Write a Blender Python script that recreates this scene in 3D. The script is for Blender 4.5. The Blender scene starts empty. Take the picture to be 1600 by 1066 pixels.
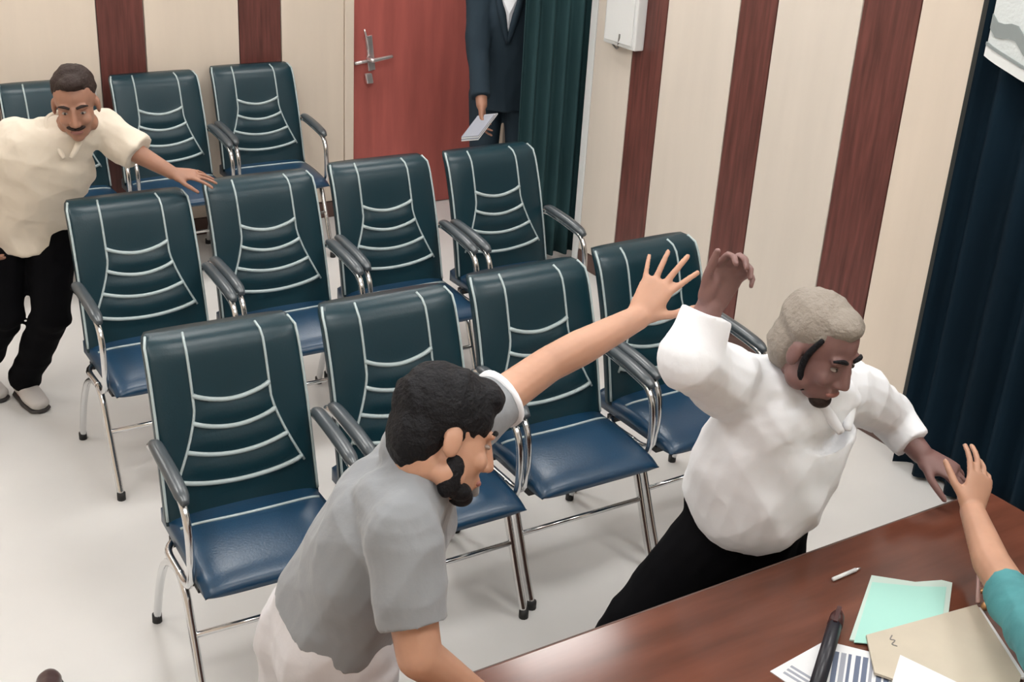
import bpy, bmesh, math, random
import numpy as np
from mathutils import Vector, Matrix

random.seed(4)
sc = bpy.context.scene
COL = sc.collection

# ------------------------------------------------------------------ camera
CR = Vector((0.84661, -0.52923, 0.05618))
CU = Vector((0.17557, 0.37738, 0.90927))
CF = Vector((0.50242, 0.75993, -0.41241))
cam_d = bpy.data.cameras.new('camera')
cam = bpy.data.objects.new('camera', cam_d)
COL.objects.link(cam)
cam_d.sensor_width = 36.0
cam_d.lens = 1958.7 * 36 / 1600
cam_d.clip_start = 0.05
M = Matrix((CR, CU, -CF)).transposed().to_4x4()
M.translation = Vector((0, 0, 2.4708))
cam.matrix_world = M
sc.camera = cam

# ------------------------------------------------------------------ light and exposure
world = bpy.data.worlds.new('world')
sc.world = world
world.use_nodes = True
world.node_tree.nodes['Background'].inputs[0].default_value = (0.80, 0.90, 1.0, 1)
world.node_tree.nodes['Background'].inputs[1].default_value = 0.35
sc.view_settings.view_transform = 'Standard'
sc.view_settings.look = 'None'
sc.view_settings.gamma = 1.0
sc.view_settings.use_curve_mapping = False
sc.view_settings.exposure = 0.55
PANEL_STRENGTH = 10.8
CEIL = 3.0
LIGHT_NAMES = [b + a for a in ('over the desk', 'over the aisle before the front row', 'over the middle row of chairs', 'over the back row of chairs') for b in ('left one ', 'middle one ', 'right one ')]
LIGHT_SPOTS = [(x, y) for y in (0.9, 2.4, 4.2, 5.9) for x in (-0.1, 1.5, 3.1)]


# ------------------------------------------------------------------ materials
def nodes_of(name):
    m = bpy.data.materials.new(name)
    m.use_nodes = True
    return m, m.node_tree, m.node_tree.nodes['Principled BSDF']


def mat(name, col, rough=0.6, metal=0.0, var=0.0, vscale=6.0, bump=0.0, bscale=60.0, spec=0.5, coat=0.0, stretch=(1, 1, 1), sheen=0.0, sss=0.0):
    m, nt, b = nodes_of(name)
    b.inputs['Base Color'].default_value = (*col, 1)
    b.inputs['Roughness'].default_value = rough
    b.inputs['Metallic'].default_value = metal
    b.inputs['Specular IOR Level'].default_value = spec
    b.inputs['Coat Weight'].default_value = coat
    b.inputs['Sheen Weight'].default_value = sheen
    if sss:
        b.inputs['Subsurface Weight'].default_value = sss
        b.inputs['Subsurface Radius'].default_value = (0.02, 0.008, 0.004)
        b.inputs['Subsurface Scale'].default_value = 0.3
    tc = nt.nodes.new('ShaderNodeTexCoord')
    mp = nt.nodes.new('ShaderNodeMapping')
    mp.inputs['Scale'].default_value = stretch
    nt.links.new(tc.outputs['Object'], mp.inputs[0])
    if var:
        n = nt.nodes.new('ShaderNodeTexNoise')
        n.inputs['Scale'].default_value = vscale
        n.inputs['Detail'].default_value = 5
        nt.links.new(mp.outputs[0], n.inputs['Vector'])
        r = nt.nodes.new('ShaderNodeValToRGB')
        r.color_ramp.elements[0].position = 0.3
        r.color_ramp.elements[1].position = 0.7
        r.color_ramp.elements[0].color = (*[c * (1 - var) for c in col], 1)
        r.color_ramp.elements[1].color = (*[min(1, c * (1 + var)) for c in col], 1)
        nt.links.new(n.outputs['Fac'], r.inputs[0])
        nt.links.new(r.outputs[0], b.inputs['Base Color'])
    if bump:
        n2 = nt.nodes.new('ShaderNodeTexNoise')
        n2.inputs['Scale'].default_value = bscale
        n2.inputs['Detail'].default_value = 4
        nt.links.new(mp.outputs[0], n2.inputs['Vector'])
        bp = nt.nodes.new('ShaderNodeBump')
        bp.inputs['Strength'].default_value = bump
        bp.inputs['Distance'].default_value = 0.01
        nt.links.new(n2.outputs['Fac'], bp.inputs['Height'])
        nt.links.new(bp.outputs[0], b.inputs['Normal'])
    return m


def emis(name, col, s):
    m, nt, b = nodes_of(name)
    b.inputs['Base Color'].default_value = (*col, 1)
    b.inputs['Emission Color'].default_value = (*col, 1)
    b.inputs['Emission Strength'].default_value = s
    return m


MT = {
    'floor': mat('glossy_pale_floor', (0.66, 0.65, 0.635), 0.28, var=0.06, vscale=1.3, spec=0.4),
    'cream': mat('cream_panel', (0.74, 0.64, 0.535), 0.5, var=0.03, vscale=2, stretch=(6, 6, 0.7)),
    'cream2': mat('cream_panel_pale', (0.70, 0.635, 0.56), 0.5, var=0.03, vscale=2, stretch=(6, 6, 0.7)),
    'brown': mat('brown_wood_panel', (0.125, 0.040, 0.033), 0.42, var=0.35, vscale=5, stretch=(9, 9, 0.7), bump=0.05),
    'wallback': mat('wall_backing', (0.45, 0.40, 0.35), 0.7),
    'white': mat('white_paint', (0.78, 0.78, 0.77), 0.6),
    'door': mat('red_brown_door', (0.44, 0.115, 0.098), 0.42, var=0.16, vscale=3, stretch=(5, 5, 0.6), bump=0.03),
    'steel': mat('brushed_steel', (0.78, 0.74, 0.74), 0.3, metal=0.85),
    'chrome': mat('chrome_tube', (0.72, 0.73, 0.74), 0.16, metal=1.0),
    'leather': mat('dark_leatherette', (0.004, 0.028, 0.040), 0.34, bump=0.06, bscale=160, spec=0.42),
    'seat': mat('dark_seat_leatherette', (0.007, 0.040, 0.088), 0.30, bump=0.06, bscale=160, spec=0.55),
    'piping': mat('pale_piping', (0.42, 0.50, 0.51), 0.4),
    'armpad': mat('arm_pad', (0.055, 0.068, 0.078), 0.30, spec=0.8),
    'rubber': mat('black_rubber', (0.015, 0.015, 0.016), 0.6),
    'desk': mat('brown_desk_laminate', (0.135, 0.046, 0.028), 0.15, var=0.30, vscale=2.2, stretch=(0.8, 6, 6), spec=0.5),
    'deskside': mat('brown_desk_side', (0.11, 0.045, 0.03), 0.45, var=0.25, vscale=3),
    'edge': mat('desk_edge_band', (0.10, 0.055, 0.045), 0.5),
    'tealcurtain': mat('dark_teal_curtain', (0.026, 0.062, 0.069), 0.8, var=0.2, vscale=4, spec=0.12, stretch=(1, 1, 0.3)),
    'navycurtain': mat('dark_navy_curtain', (0.003, 0.012, 0.022), 0.8, var=0.25, vscale=4, spec=0.12, stretch=(1, 1, 0.3)),
    'frame': mat('dark_window_frame', (0.025, 0.028, 0.027), 0.5),
    'lace': mat('white_lace', (0.62, 0.66, 0.66), 0.8, bump=0.3, bscale=90),
    'lacegrey': mat('grey_lace_pattern', (0.25, 0.28, 0.28), 0.8),
    'skin_light': mat('skin_warm', (0.50, 0.275, 0.185), 0.5, var=0.08, vscale=12, sss=0.1),
    'skin_mid': mat('skin_mid', (0.35, 0.175, 0.115), 0.5, var=0.08, vscale=12, sss=0.1),
    'skin_dark': mat('skin_brown', (0.20, 0.105, 0.095), 0.5, var=0.08, vscale=12, sss=0.1),
    'hair': mat('black_hair', (0.007, 0.007, 0.009), 0.6, spec=0.2, bump=0.6, bscale=120),
    'hairbrown': mat('dark_brown_hair', (0.028, 0.016, 0.013), 0.6, spec=0.25, bump=0.6, bscale=120),
    'hairgrey': mat('beige_grey_hair', (0.27, 0.235, 0.20), 0.7, bump=0.5, bscale=120),
    'greyshirt': mat('grey_polo_cloth', (0.25, 0.265, 0.285), 0.85, var=0.06, vscale=5, bump=0.15, bscale=40, sheen=0.2),
    'whiteshirt': mat('white_shirt_cloth', (0.82, 0.84, 0.88), 0.85, bump=0.15, bscale=30, sheen=0.2),
    'creamshirt': mat('cream_shirt_cloth', (0.71, 0.63, 0.52), 0.85, var=0.05, vscale=4, bump=0.15, bscale=30, sheen=0.2),
    'black': mat('black_trouser_cloth', (0.004, 0.004, 0.005), 0.9, spec=0.06),
    'whitetrouser': mat('white_trouser_cloth', (0.66, 0.65, 0.68), 0.85, bump=0.2, bscale=25),
    'suit': mat('blue_grey_suit', (0.022, 0.036, 0.050), 0.85, spec=0.15),
    'teal': mat('teal_sleeve_cloth', (0.07, 0.27, 0.29), 0.8, var=0.2, vscale=9, bump=0.2, bscale=30),
    'palefabric': mat('pale_blue_cloth', (0.5, 0.66, 0.74), 0.8),
    'shoe': mat('pale_grey_shoe', (0.56, 0.53, 0.51), 0.6),
    'sole': mat('dark_sole', (0.05, 0.045, 0.045), 0.7),
    'brownshoe': mat('brown_leather_shoe', (0.055, 0.028, 0.028), 0.32, spec=0.7),
    'eye': mat('eye_dark', (0.03, 0.02, 0.018), 0.2),
    'eyewhite': mat('eye_white', (0.30, 0.25, 0.22), 0.3),
    'lip': mat('lips', (0.28, 0.11, 0.09), 0.5),
    'mint': mat('mint_paper', (0.38, 0.70, 0.62), 0.5),
    'mintedge': mat('mint_folder', (0.55, 0.68, 0.62), 0.5),
    'beige': mat('beige_folder', (0.56, 0.50, 0.40), 0.6, var=0.06, vscale=8),
    'paper': mat('white_paper', (0.76, 0.77, 0.79), 0.7),
    'ink': mat('blue_grey_print', (0.13, 0.16, 0.24), 0.7),
    'inkpale': mat('pale_print', (0.32, 0.34, 0.40), 0.7),
    'blackpl': mat('black_plastic', (0.010, 0.010, 0.018), 0.35),
    'redtip': mat('dark_red_plastic', (0.05, 0.012, 0.012), 0.35),
    'pinkpen': mat('pale_pink_metal', (0.6, 0.40, 0.38), 0.35, metal=0.3),
    'gold': mat('gold_metal', (0.50, 0.28, 0.13), 0.35, metal=0.8),
    'boxwhite': mat('white_box_plastic', (0.74, 0.76, 0.76), 0.45),
    'wire': mat('grey_wire', (0.22, 0.21, 0.20), 0.5),
    'metalgrey': mat('grey_metal', (0.30, 0.31, 0.34), 0.35, metal=0.6),
    'panel': emis('lit_panel', (1.0, 0.985, 0.955), PANEL_STRENGTH),
    'ceil': mat('ceiling_white', (0.80, 0.80, 0.79), 0.8),
}


# ------------------------------------------------------------------ mesh builder
class MB:
    def __init__(self):
        self.v = []
        self.f = []

    def add(self, vs, fs):
        n = len(self.v)
        self.v += [tuple(x) for x in vs]
        self.f += [tuple(i + n for i in q) for q in fs]
        return self

    def box(self, lo, hi):
        x0, y0, z0 = lo
        x1, y1, z1 = hi
        return self.add([(x0, y0, z0), (x1, y0, z0), (x1, y1, z0), (x0, y1, z0), (x0, y0, z1), (x1, y0, z1), (x1, y1, z1), (x0, y1, z1)],
                        [(0, 3, 2, 1), (4, 5, 6, 7), (0, 1, 5, 4), (1, 2, 6, 5), (2, 3, 7, 6), (3, 0, 4, 7)])

    def obox(self, c, ax, ay, az):
        c, ax, ay, az = map(Vector, (c, ax, ay, az))
        vs = [c + sx * ax + sy * ay + sz * az for sz in (-1, 1) for sx, sy in ((-1, -1), (1, -1), (1, 1), (-1, 1))]
        return self.add(vs, [(0, 3, 2, 1), (4, 5, 6, 7), (0, 1, 5, 4), (1, 2, 6, 5), (2, 3, 7, 6), (3, 0, 4, 7)])

    def prism(self, poly, z0, z1):
        n = len(poly)
        vs = [(x, y, z0) for x, y in poly] + [(x, y, z1) for x, y in poly]
        return self.add(vs, [tuple(reversed(range(n))), tuple(range(n, 2 * n))] + [(i, (i + 1) % n, n + (i + 1) % n, n + i) for i in range(n)])

    def tube(self, pts, r, seg=10, sub=0, flat=None):
        pts = [Vector(p) for p in pts]
        if sub:
            pts = smooth_path(pts, sub)
        rs = r if isinstance(r, (list, tuple)) else [r] * len(pts)
        if len(rs) != len(pts):
            rs = [float(np.interp(i / (len(pts) - 1), np.linspace(0, 1, len(rs)), rs)) for i in range(len(pts))]
        vs = []
        up = None
        for i, p in enumerate(pts):
            t = (pts[min(i + 1, len(pts) - 1)] - pts[max(i - 1, 0)]).normalized()
            if up is None:
                up = Vector((0, 0, 1)) if abs(t.z) < 0.9 else Vector((0, 1, 0))
            s = t.cross(up).normalized()
            up = s.cross(t).normalized()
            for k in range(seg):
                a = 2 * math.pi * k / seg
                vs.append(p + rs[i] * (math.cos(a) * s + math.sin(a) * up))
        n = len(pts)
        fs = [(i * seg + k, i * seg + (k + 1) % seg, (i + 1) * seg + (k + 1) % seg, (i + 1) * seg + k) for i in range(n - 1) for k in range(seg)]
        fs += [tuple(reversed(range(seg))), tuple(range((n - 1) * seg, n * seg))]
        return self.add(vs, fs)

    def loft(self, pts, lats, radii, seg=24, sub=3):
        """closed tube of elliptical rings: radii are (side, depth) half-widths"""
        pts = [Vector(p) for p in pts]
        n0 = len(pts)
        P = smooth_path(pts, sub) if sub else pts
        n = len(P)
        vs = []
        for i, p in enumerate(P):
            q = i / (n - 1) * (n0 - 1)
            a = min(int(q), n0 - 2)
            w = q - a
            lat = Vector(lats[a]).lerp(Vector(lats[a + 1]), w) if isinstance(lats, list) else Vector(lats)
            w2 = w * w * (3 - 2 * w)
            ra = radii[a][0] * (1 - w2) + radii[a + 1][0] * w2
            rb = radii[a][1] * (1 - w2) + radii[a + 1][1] * w2
            t = (P[min(i + 1, n - 1)] - P[max(i - 1, 0)]).normalized()
            lat = (lat - lat.dot(t) * t).normalized()
            d = t.cross(lat)
            for k in range(seg):
                an = 2 * math.pi * k / seg
                vs.append(p + ra * math.cos(an) * lat + rb * math.sin(an) * d)
        fs = [(i * seg + k, i * seg + (k + 1) % seg, (i + 1) * seg + (k + 1) % seg, (i + 1) * seg + k) for i in range(n - 1) for k in range(seg)]
        fs += [tuple(reversed(range(seg))), tuple(range((n - 1) * seg, n * seg))]
        return self.add(vs, fs)

    def ell(self, c, ax, ay, az, seg=16, rings=10):
        c, ax, ay, az = map(Vector, (c, ax, ay, az))
        vs = [c + az]
        for i in range(1, rings):
            th = math.pi * i / rings
            for k in range(seg):
                a = 2 * math.pi * k / seg
                vs.append(c + math.sin(th) * (math.cos(a) * ax + math.sin(a) * ay) + math.cos(th) * az)
        vs.append(c - az)
        L = len(vs) - 1
        fs = [(0, 1 + k, 1 + (k + 1) % seg) for k in range(seg)]
        for i in range(rings - 2):
            for k in range(seg):
                a = 1 + i * seg + k
                b = 1 + i * seg + (k + 1) % seg
                fs.append((a, a + seg, b + seg, b))
        o = 1 + (rings - 2) * seg
        fs += [(o + k, L, o + (k + 1) % seg) for k in range(seg)]
        return self.add(vs, fs)

    def ball(self, c, r, seg=14, rings=8):
        return self.ell(c, (r, 0, 0), (0, r, 0), (0, 0, r), seg, rings)

    def cap(self, p0, r0, p1, r1, seg=14):
        self.tube([p0, p1], [r0, r1], seg)
        self.ball(p0, r0)
        self.ball(p1, r1)
        return self

    def limb(self, pts, rs):
        for i in range(len(pts) - 1):
            self.cap(pts[i], rs[i], pts[i + 1], rs[i + 1])
        return self

    def mesh(self, name):
        me = bpy.data.meshes.new(name)
        me.from_pydata(self.v, [], self.f)
        me.update()
        return me


def smooth_path(pts, sub):
    out = []
    n = len(pts)
    for i in range(n - 1):
        p0, p1, p2, p3 = pts[max(i - 1, 0)], pts[i], pts[i + 1], pts[min(i + 2, n - 1)]
        for k in range(sub):
            t = k / sub
            out.append(0.5 * ((2 * p1) + (p2 - p0) * t + (2 * p0 - 5 * p1 + 4 * p2 - p3) * t * t + (3 * p1 - p0 - 3 * p2 + p3) * t ** 3))
    out.append(pts[-1])
    return out


def shade(me, smooth=True):
    me.polygons.foreach_set('use_smooth', [smooth] * len(me.polygons))
    me.update()
    return me


def obj(name, mb, material, parent=None, smooth=False, bevel=0.0, loc=None):
    me = mb.mesh(name) if isinstance(mb, MB) else mb
    if bevel:
        bm = bmesh.new()
        bm.from_mesh(me)
        bmesh.ops.recalc_face_normals(bm, faces=bm.faces)
        bmesh.ops.bevel(bm, geom=[e for e in bm.edges if e.calc_face_angle(0) > 0.5], offset=bevel, segments=2, affect='EDGES', profile=0.6)
        bm.to_mesh(me)
        bm.free()
    if smooth:
        shade(me)
    me.materials.clear()
    me.materials.append(MT[material] if isinstance(material, str) else material)
    o = bpy.data.objects.new(name, me)
    COL.objects.link(o)
    if parent is not None:
        o.parent = parent
    if loc:
        o.location = loc
    return o


def local_to(o, parent):
    """keeps world-space vertices where they are under a parent that has been moved"""
    o.parent = parent
    o.matrix_parent_inverse = parent.matrix_basis.inverted()
    return o


def tag(o, label, cat, group=None):
    o['label'] = label
    o['category'] = cat
    if group:
        o['group'] = group
    return o


def thing(name, label, cat, loc=(0, 0, 0), rz=0.0, group=None):
    o = bpy.data.objects.new(name, None)
    COL.objects.link(o)
    o.location = loc
    o.rotation_euler = (0, 0, rz)
    o.empty_display_size = 0.1
    return tag(o, label, cat, group)


def struct(name, mb, material, bevel=0.0, smooth=False):
    o = obj(name, mb, material, None, smooth, bevel)
    o['kind'] = 'structure'
    return o


def fold(me, amp, freq, seed, stretch=(1, 1, 1)):
    """cloth folds: real displacement of the vertices along their normals"""
    n = len(me.vertices)
    co = np.empty(n * 3, 'f')
    me.vertices.foreach_get('co', co)
    no = np.empty(n * 3, 'f')
    me.vertices.foreach_get('normal', no)
    co = co.reshape(-1, 3)
    no = no.reshape(-1, 3)
    rs = np.random.RandomState(seed)
    q = co * np.array(stretch)
    h = np.zeros(n)
    w = 0.25 * np.sin(q @ rs.normal(size=3) * freq * 0.5 + 1)
    for k in range(6):
        d = rs.normal(size=3)
        d /= np.linalg.norm(d)
        h += (1 - np.abs(np.sin((q @ d) * freq * (0.6 + 0.25 * k) + 3 * w + rs.rand() * 6)) * 1.6) / (1 + 0.5 * k)
    co = co + no * (h * amp / 2)[:, None]
    me.vertices.foreach_set('co', co.ravel().astype('f'))
    me.update()
    return me


def bake(name, mb, voxel, smooth=4, folds=None):
    """joins overlapping solids into one continuous skin"""
    t = bpy.data.objects.new('tmp', mb.mesh('tmp'))
    COL.objects.link(t)
    r = t.modifiers.new('r', 'REMESH')
    r.mode = 'VOXEL'
    r.voxel_size = voxel
    s = t.modifiers.new('s', 'SMOOTH')
    s.factor = 0.5
    s.iterations = smooth
    dg = bpy.context.evaluated_depsgraph_get()
    me = bpy.data.meshes.new_from_object(t.evaluated_get(dg))
    me.name = name
    old = t.data
    bpy.data.objects.remove(t)
    bpy.data.meshes.remove(old)
    if folds:
        fold(me, *folds)
    return shade(me)


# ------------------------------------------------------------------ the room
XL, XR, YF, YB, XA, YE = -1.7, 3.9, -0.45, 6.55, 5.1, 5.31
struct('floor', MB().box((XL, YF, -0.1), (XA, YB + 0.1, 0)), 'floor')
struct('ceiling', MB().box((XL, YF, CEIL), (XA, YB + 0.1, CEIL + 0.1)), 'ceil')
DX0, DX1, DZ = 3.12, 4.10, 2.1
wb = struct('wall_back', MB().box((XL, YB, 0), (DX0 - 0.03, YB + 0.1, CEIL)).box((DX1 + 0.03, YB, 0), (XA, YB + 0.1, CEIL)).box((DX0 - 0.03, YB, DZ + 0.03), (DX1 + 0.03, YB + 0.1, CEIL)), 'wallback')
wr = struct('wall_right', MB().box((XR, YF, 0), (XR + 0.14, YE, CEIL)), 'wallback')
struct('wall_left', MB().box((XL - 0.1, YF, 0), (XL, YB + 0.1, CEIL)), 'cream')
struct('wall_front', MB().box((XL, YF - 0.1, 0), (XR, YF, CEIL)), 'cream')
struct('wall_alcove', MB().box((XA, YE - 0.6, 0), (XA + 0.1, YB + 0.1, CEIL)).box((XR + 0.14, YE - 0.7, 0), (XA, YE - 0.6, CEIL)), 'white')


def wall_panel(parent, a, b, material, axis):
    g = 0.003
    if axis == 'x':
        m = MB().box((a + g, YB - 0.016, 0.10), (b - g, YB, CEIL))
    else:
        m = MB().box((XR - 0.016, a + g, 0.10), (XR, b - g, CEIL))
    return obj('panel', m, material, parent, bevel=0.003)


# back wall: cream boards between narrow brown boards
xs = [(-1.70, -1.25, 'cream'), (-1.25, -1.02, 'brown'), (-1.02, -0.51, 'cream'), (-0.51, -0.28, 'brown'), (-0.28, 0.23, 'cream'), (0.23, 0.46, 'brown'),
      (0.46, 0.94, 'cream'), (0.94, 1.18, 'brown'), (1.18, 1.69, 'cream'), (1.69, 1.93, 'brown'), (1.93, 2.44, 'cream'), (2.44, 2.68, 'brown'), (2.68, 3.06, 'cream')]
for a, b, m in xs:
    wall_panel(wb, a, b, m, 'x')
ys = [(4.955, 5.27, 'cream2'), (4.715, 4.955, 'brown'), (4.22, 4.715, 'cream2'), (3.99, 4.22, 'brown'), (3.52, 3.99, 'cream2'), (3.235, 3.52, 'brown'),
      (2.92, 3.235, 'cream'), (1.02, 1.30, 'brown'), (0.50, 1.02, 'cream2'), (0.22, 0.50, 'brown'), (-0.45, 0.22, 'cream2')]
for a, b, m in ys:
    wall_panel(wr, a, b, m, 'y')
t = obj('end_trim', MB().box((XR - 0.02, YE - 0.04, 0), (XR + 0.15, YE + 0.012, CEIL)), 'boxwhite', wr, bevel=0.004)
bb = struct('baseboard_back', MB().box((XL, YB - 0.02, 0), (DX0 - 0.06, YB, 0.095)), 'edge', bevel=0.004)
bb = struct('baseboard_right', MB().box((XR - 0.02, YF, 0), (XR, YE - 0.045, 0.095)), 'edge', bevel=0.004)

# door
d1 = struct('door_1', MB().box((DX0, YB + 0.0, 0.005), (DX1, YB + 0.045, DZ)), 'door', bevel=0.003)
hd = MB()
hx, hz, hy = 3.215, 0.925, YB - 0.012
obj('handle_plate', MB().obox((hx + 0.012, YB - 0.004, hz + 0.03), (0.022, 0, 0.004), (0, 0.005, 0), (-0.012, 0, 0.10)), 'steel', d1, bevel=0.004)
obj('door_handle', MB().tube([(hx, YB, hz), (hx, YB - 0.05, hz), (hx + 0.02, YB - 0.055, hz), (hx + 0.13, YB - 0.055, hz + 0.015)], [0.012, 0.012, 0.012, 0.009], 10, sub=4), 'steel', d1, smooth=True)
obj('bolt', MB().tube([(hx, YB - 0.012, hz - 0.012), (hx - 0.09, YB - 0.012, hz - 0.022)], 0.010, 10), 'steel', d1, smooth=True)
obj('hasp', MB().tube([(hx + 0.0, YB - 0.01, hz + 0.02), (hx - 0.012, YB - 0.02, hz + 0.09), (hx - 0.03, YB - 0.014, hz + 0.17)], [0.011, 0.008, 0.005], 8, sub=4), 'steel', d1, smooth=True)
obj('padlock', MB().obox((hx - 0.004, YB - 0.025, hz - 0.11), (0.022, 0, 0), (0, 0.010, 0), (-0.006, 0, 0.03)), 'steel', d1, bevel=0.007)
struct('trim_1', MB().box((DX0 - 0.06, YB - 0.025, 0), (DX0 - 0.004, YB + 0.045, DZ + 0.06)).box((DX1 + 0.004, YB - 0.025, 0), (DX1 + 0.05, YB + 0.045, DZ + 0.06)).box((DX0 - 0.06, YB - 0.025, DZ + 0.004), (DX1 + 0.05, YB + 0.045, DZ + 0.06)), 'cream', bevel=0.004)

# unseen ceiling lights, added to brighten the floor and put sheen on seats
for i, (x, y) in enumerate(LIGHT_SPOTS):
    L = thing('added_ceiling_light', 'added unseen ceiling light panel, ' + LIGHT_NAMES[i], 'light', (x, y, CEIL), 0, 'added unseen ceiling light panels')
    obj('frame', MB().box((-0.32, -0.32, -0.03), (0.32, -0.29, 0)).box((-0.32, 0.29, -0.03), (0.32, 0.32, 0)).box((-0.32, -0.29, -0.03), (-0.29, 0.29, 0)).box((0.29, -0.29, -0.03), (0.32, 0.29, 0)), 'white', L)
    obj('diffuser', MB().box((-0.29, -0.29, -0.022), (0.29, 0.29, -0.004)), 'panel', L)


# ------------------------------------------------------------------ curtains
def curtain_sheet(p0, p1, z0, z1, waves, amp, thick=0.012, seed=0, nz=14):
    rs = random.Random(seed)
    p0, p1 = Vector((*p0, 0)), Vector((*p1, 0))
    d = p1 - p0
    n = Vector((-d.y, d.x, 0)).normalized()
    nu = waves * 10
    ph = [rs.uniform(-0.5, 0.5) for _ in range(waves + 2)]
    rows = []
    for j in range(nz + 1):
        z = z0 + (z1 - z0) * j / nz
        row = []
        for i in range(nu + 1):
            u = i / nu
            w = u * waves
            k = ph[int(w)] * (1 - w % 1) + ph[int(w) + 1] * (w % 1)
            off = amp * (0.75 + 0.5 * (1 - j / nz)) * math.sin(2 * math.pi * w + k * 1.6 + 0.15 * j / nz)
            row.append(p0 + d * u + n * off + Vector((0, 0, z)))
        rows.append(row)
    vs = []
    for s in (-0.5, 0.5):
        for row in rows:
            vs += [p + n * thick * s for p in row]
    W, H = nu + 1, nz + 1
    fs = []
    for j in range(nz):
        for i in range(nu):
            a = j * W + i
            fs.append((a, a + 1, a + W + 1, a + W))
            b = a + W * H
            fs.append((b, b + W, b + W + 1, b + 1))
    for i in range(nu):
        fs.append((i, i + W * H, i + 1 + W * H, i + 1))
        a = nz * W + i
        fs.append((a, a + 1, a + 1 + W * H, a + W * H))
    for j in range(nz):
        a = j * W
        fs.append((a, a + W, a + W + W * H, a + W * H))
        a = j * W + nu
        fs.append((a, a + W * H, a + W + W * H, a + W))
    return MB().add(vs, fs)


c1 = thing('curtain', 'dark teal curtain hanging beside the red-brown door', 'curtain', (3.75, 5.40, 0))
local_to(obj('cloth', curtain_sheet((3.565, 5.46), (3.985, 5.385), 0.03, 2.5, 5, 0.028, seed=3), 'tealcurtain', smooth=True), c1)
local_to(obj('rail', MB().tube([(3.10, 5.54, 2.52), (4.03, 5.38, 2.52)], 0.014), 'steel', smooth=True), c1)

c2 = thing('curtain', 'dark navy curtain with a white lace valance on the striped wall', 'curtain', (3.80, 2.2, 0))
local_to(obj('cloth', curtain_sheet((3.80, 1.32), (3.80, 2.86), 0.02, 2.4, 10, 0.032, seed=5), 'navycurtain', smooth=True), c2)
local_to(obj('rail', MB().tube([(3.80, 1.25, 2.42), (3.80, 2.93, 2.42)], 0.014), 'steel', smooth=True), c2)
# valance: sags along the curtain in a swag, lower edge drops towards the camera
vz = lambda y: 1.675 - 0.055 * abs(math.sin((2.795 - y) * math.pi / 0.40))
vm, tm, zm, lm = MB(), MB(), MB(), MB()
N = 60
yy = [2.795 - 1.46 * i / N for i in range(N + 1)]
wx = lambda y: 3.735 + 0.008 * math.sin(y * 31)


def ribbon(fz0, fz1, dx, th=0.006):
    vs, fs = [], []
    for y in yy:
        for dd in (0, th):
            for z in (fz0(y), fz1(y)):
                vs.append((wx(y) - dx + dd, y, z))
    for i in range(N):
        a, b = 4 * i, 4 * i + 4
        fs += [(a, a + 1, b + 1, b), (a + 2, b + 2, b + 3, a + 3), (a, b, b + 2, a + 2), (a + 1, a + 3, b + 3, b + 1)]
    fs += [(0, 2, 3, 1), (4 * N, 4 * N + 1, 4 * N + 3, 4 * N + 2)]
    return MB().add(vs, fs)


val = local_to(obj('valance', ribbon(lambda y: vz(y) + 0.045, lambda y: 2.43, 0), 'lace'), c2)
local_to(obj('valance_hem', ribbon(lambda y: vz(y), lambda y: vz(y) + 0.04, 0.006), 'boxwhite'), c2)
local_to(obj('valance_cord', ribbon(lambda y: vz(y) + 0.038, lambda y: vz(y) + 0.048, 0.009), 'lacegrey'), c2)
zig = lambda y: 0.035 * abs(((y * 17) % 2) - 1)
local_to(obj('zigzag_lace', ribbon(lambda y: vz(y) + 0.075 + zig(y), lambda y: vz(y) + 0.125 + zig(y), 0.004), 'lacegrey'), c2)
struct('window_1', MB().box((XR - 0.03, 2.84, 0.0), (XR, 2.955, 2.5)).box((XR - 0.03, 1.27, 0.0), (XR, 1.32, 2.5)).box((XR - 0.03, 1.32, 2.44), (XR, 2.86, 2.5)), 'frame', bevel=0.004)

# white box with a wire on the end of the striped wall
bx = thing('junction_box', 'white square box fixed to the striped wall with a dangling wire', 'box', (XR - 0.016, 5.0, 1.42))
local_to(obj('box_body', MB().box((XR - 0.075, 4.865, 1.265), (XR - 0.017, 5.125, 1.66)), 'boxwhite', bevel=0.008), bx)
local_to(obj('box_lid', MB().box((XR - 0.084, 4.885, 1.285), (XR - 0.075, 5.105, 1.64)), 'boxwhite', bevel=0.003), bx)
local_to(obj('wire', MB().tube([(XR - 0.03, 5.17, 1.33), (XR - 0.025, 5.13, 1.27), (XR - 0.05, 5.04, 1.245), (XR - 0.08, 4.99, 1.29), (XR - 0.09, 4.975, 1.33)], 0.0045, 8, sub=4), 'wire', smooth=True), bx)


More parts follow.
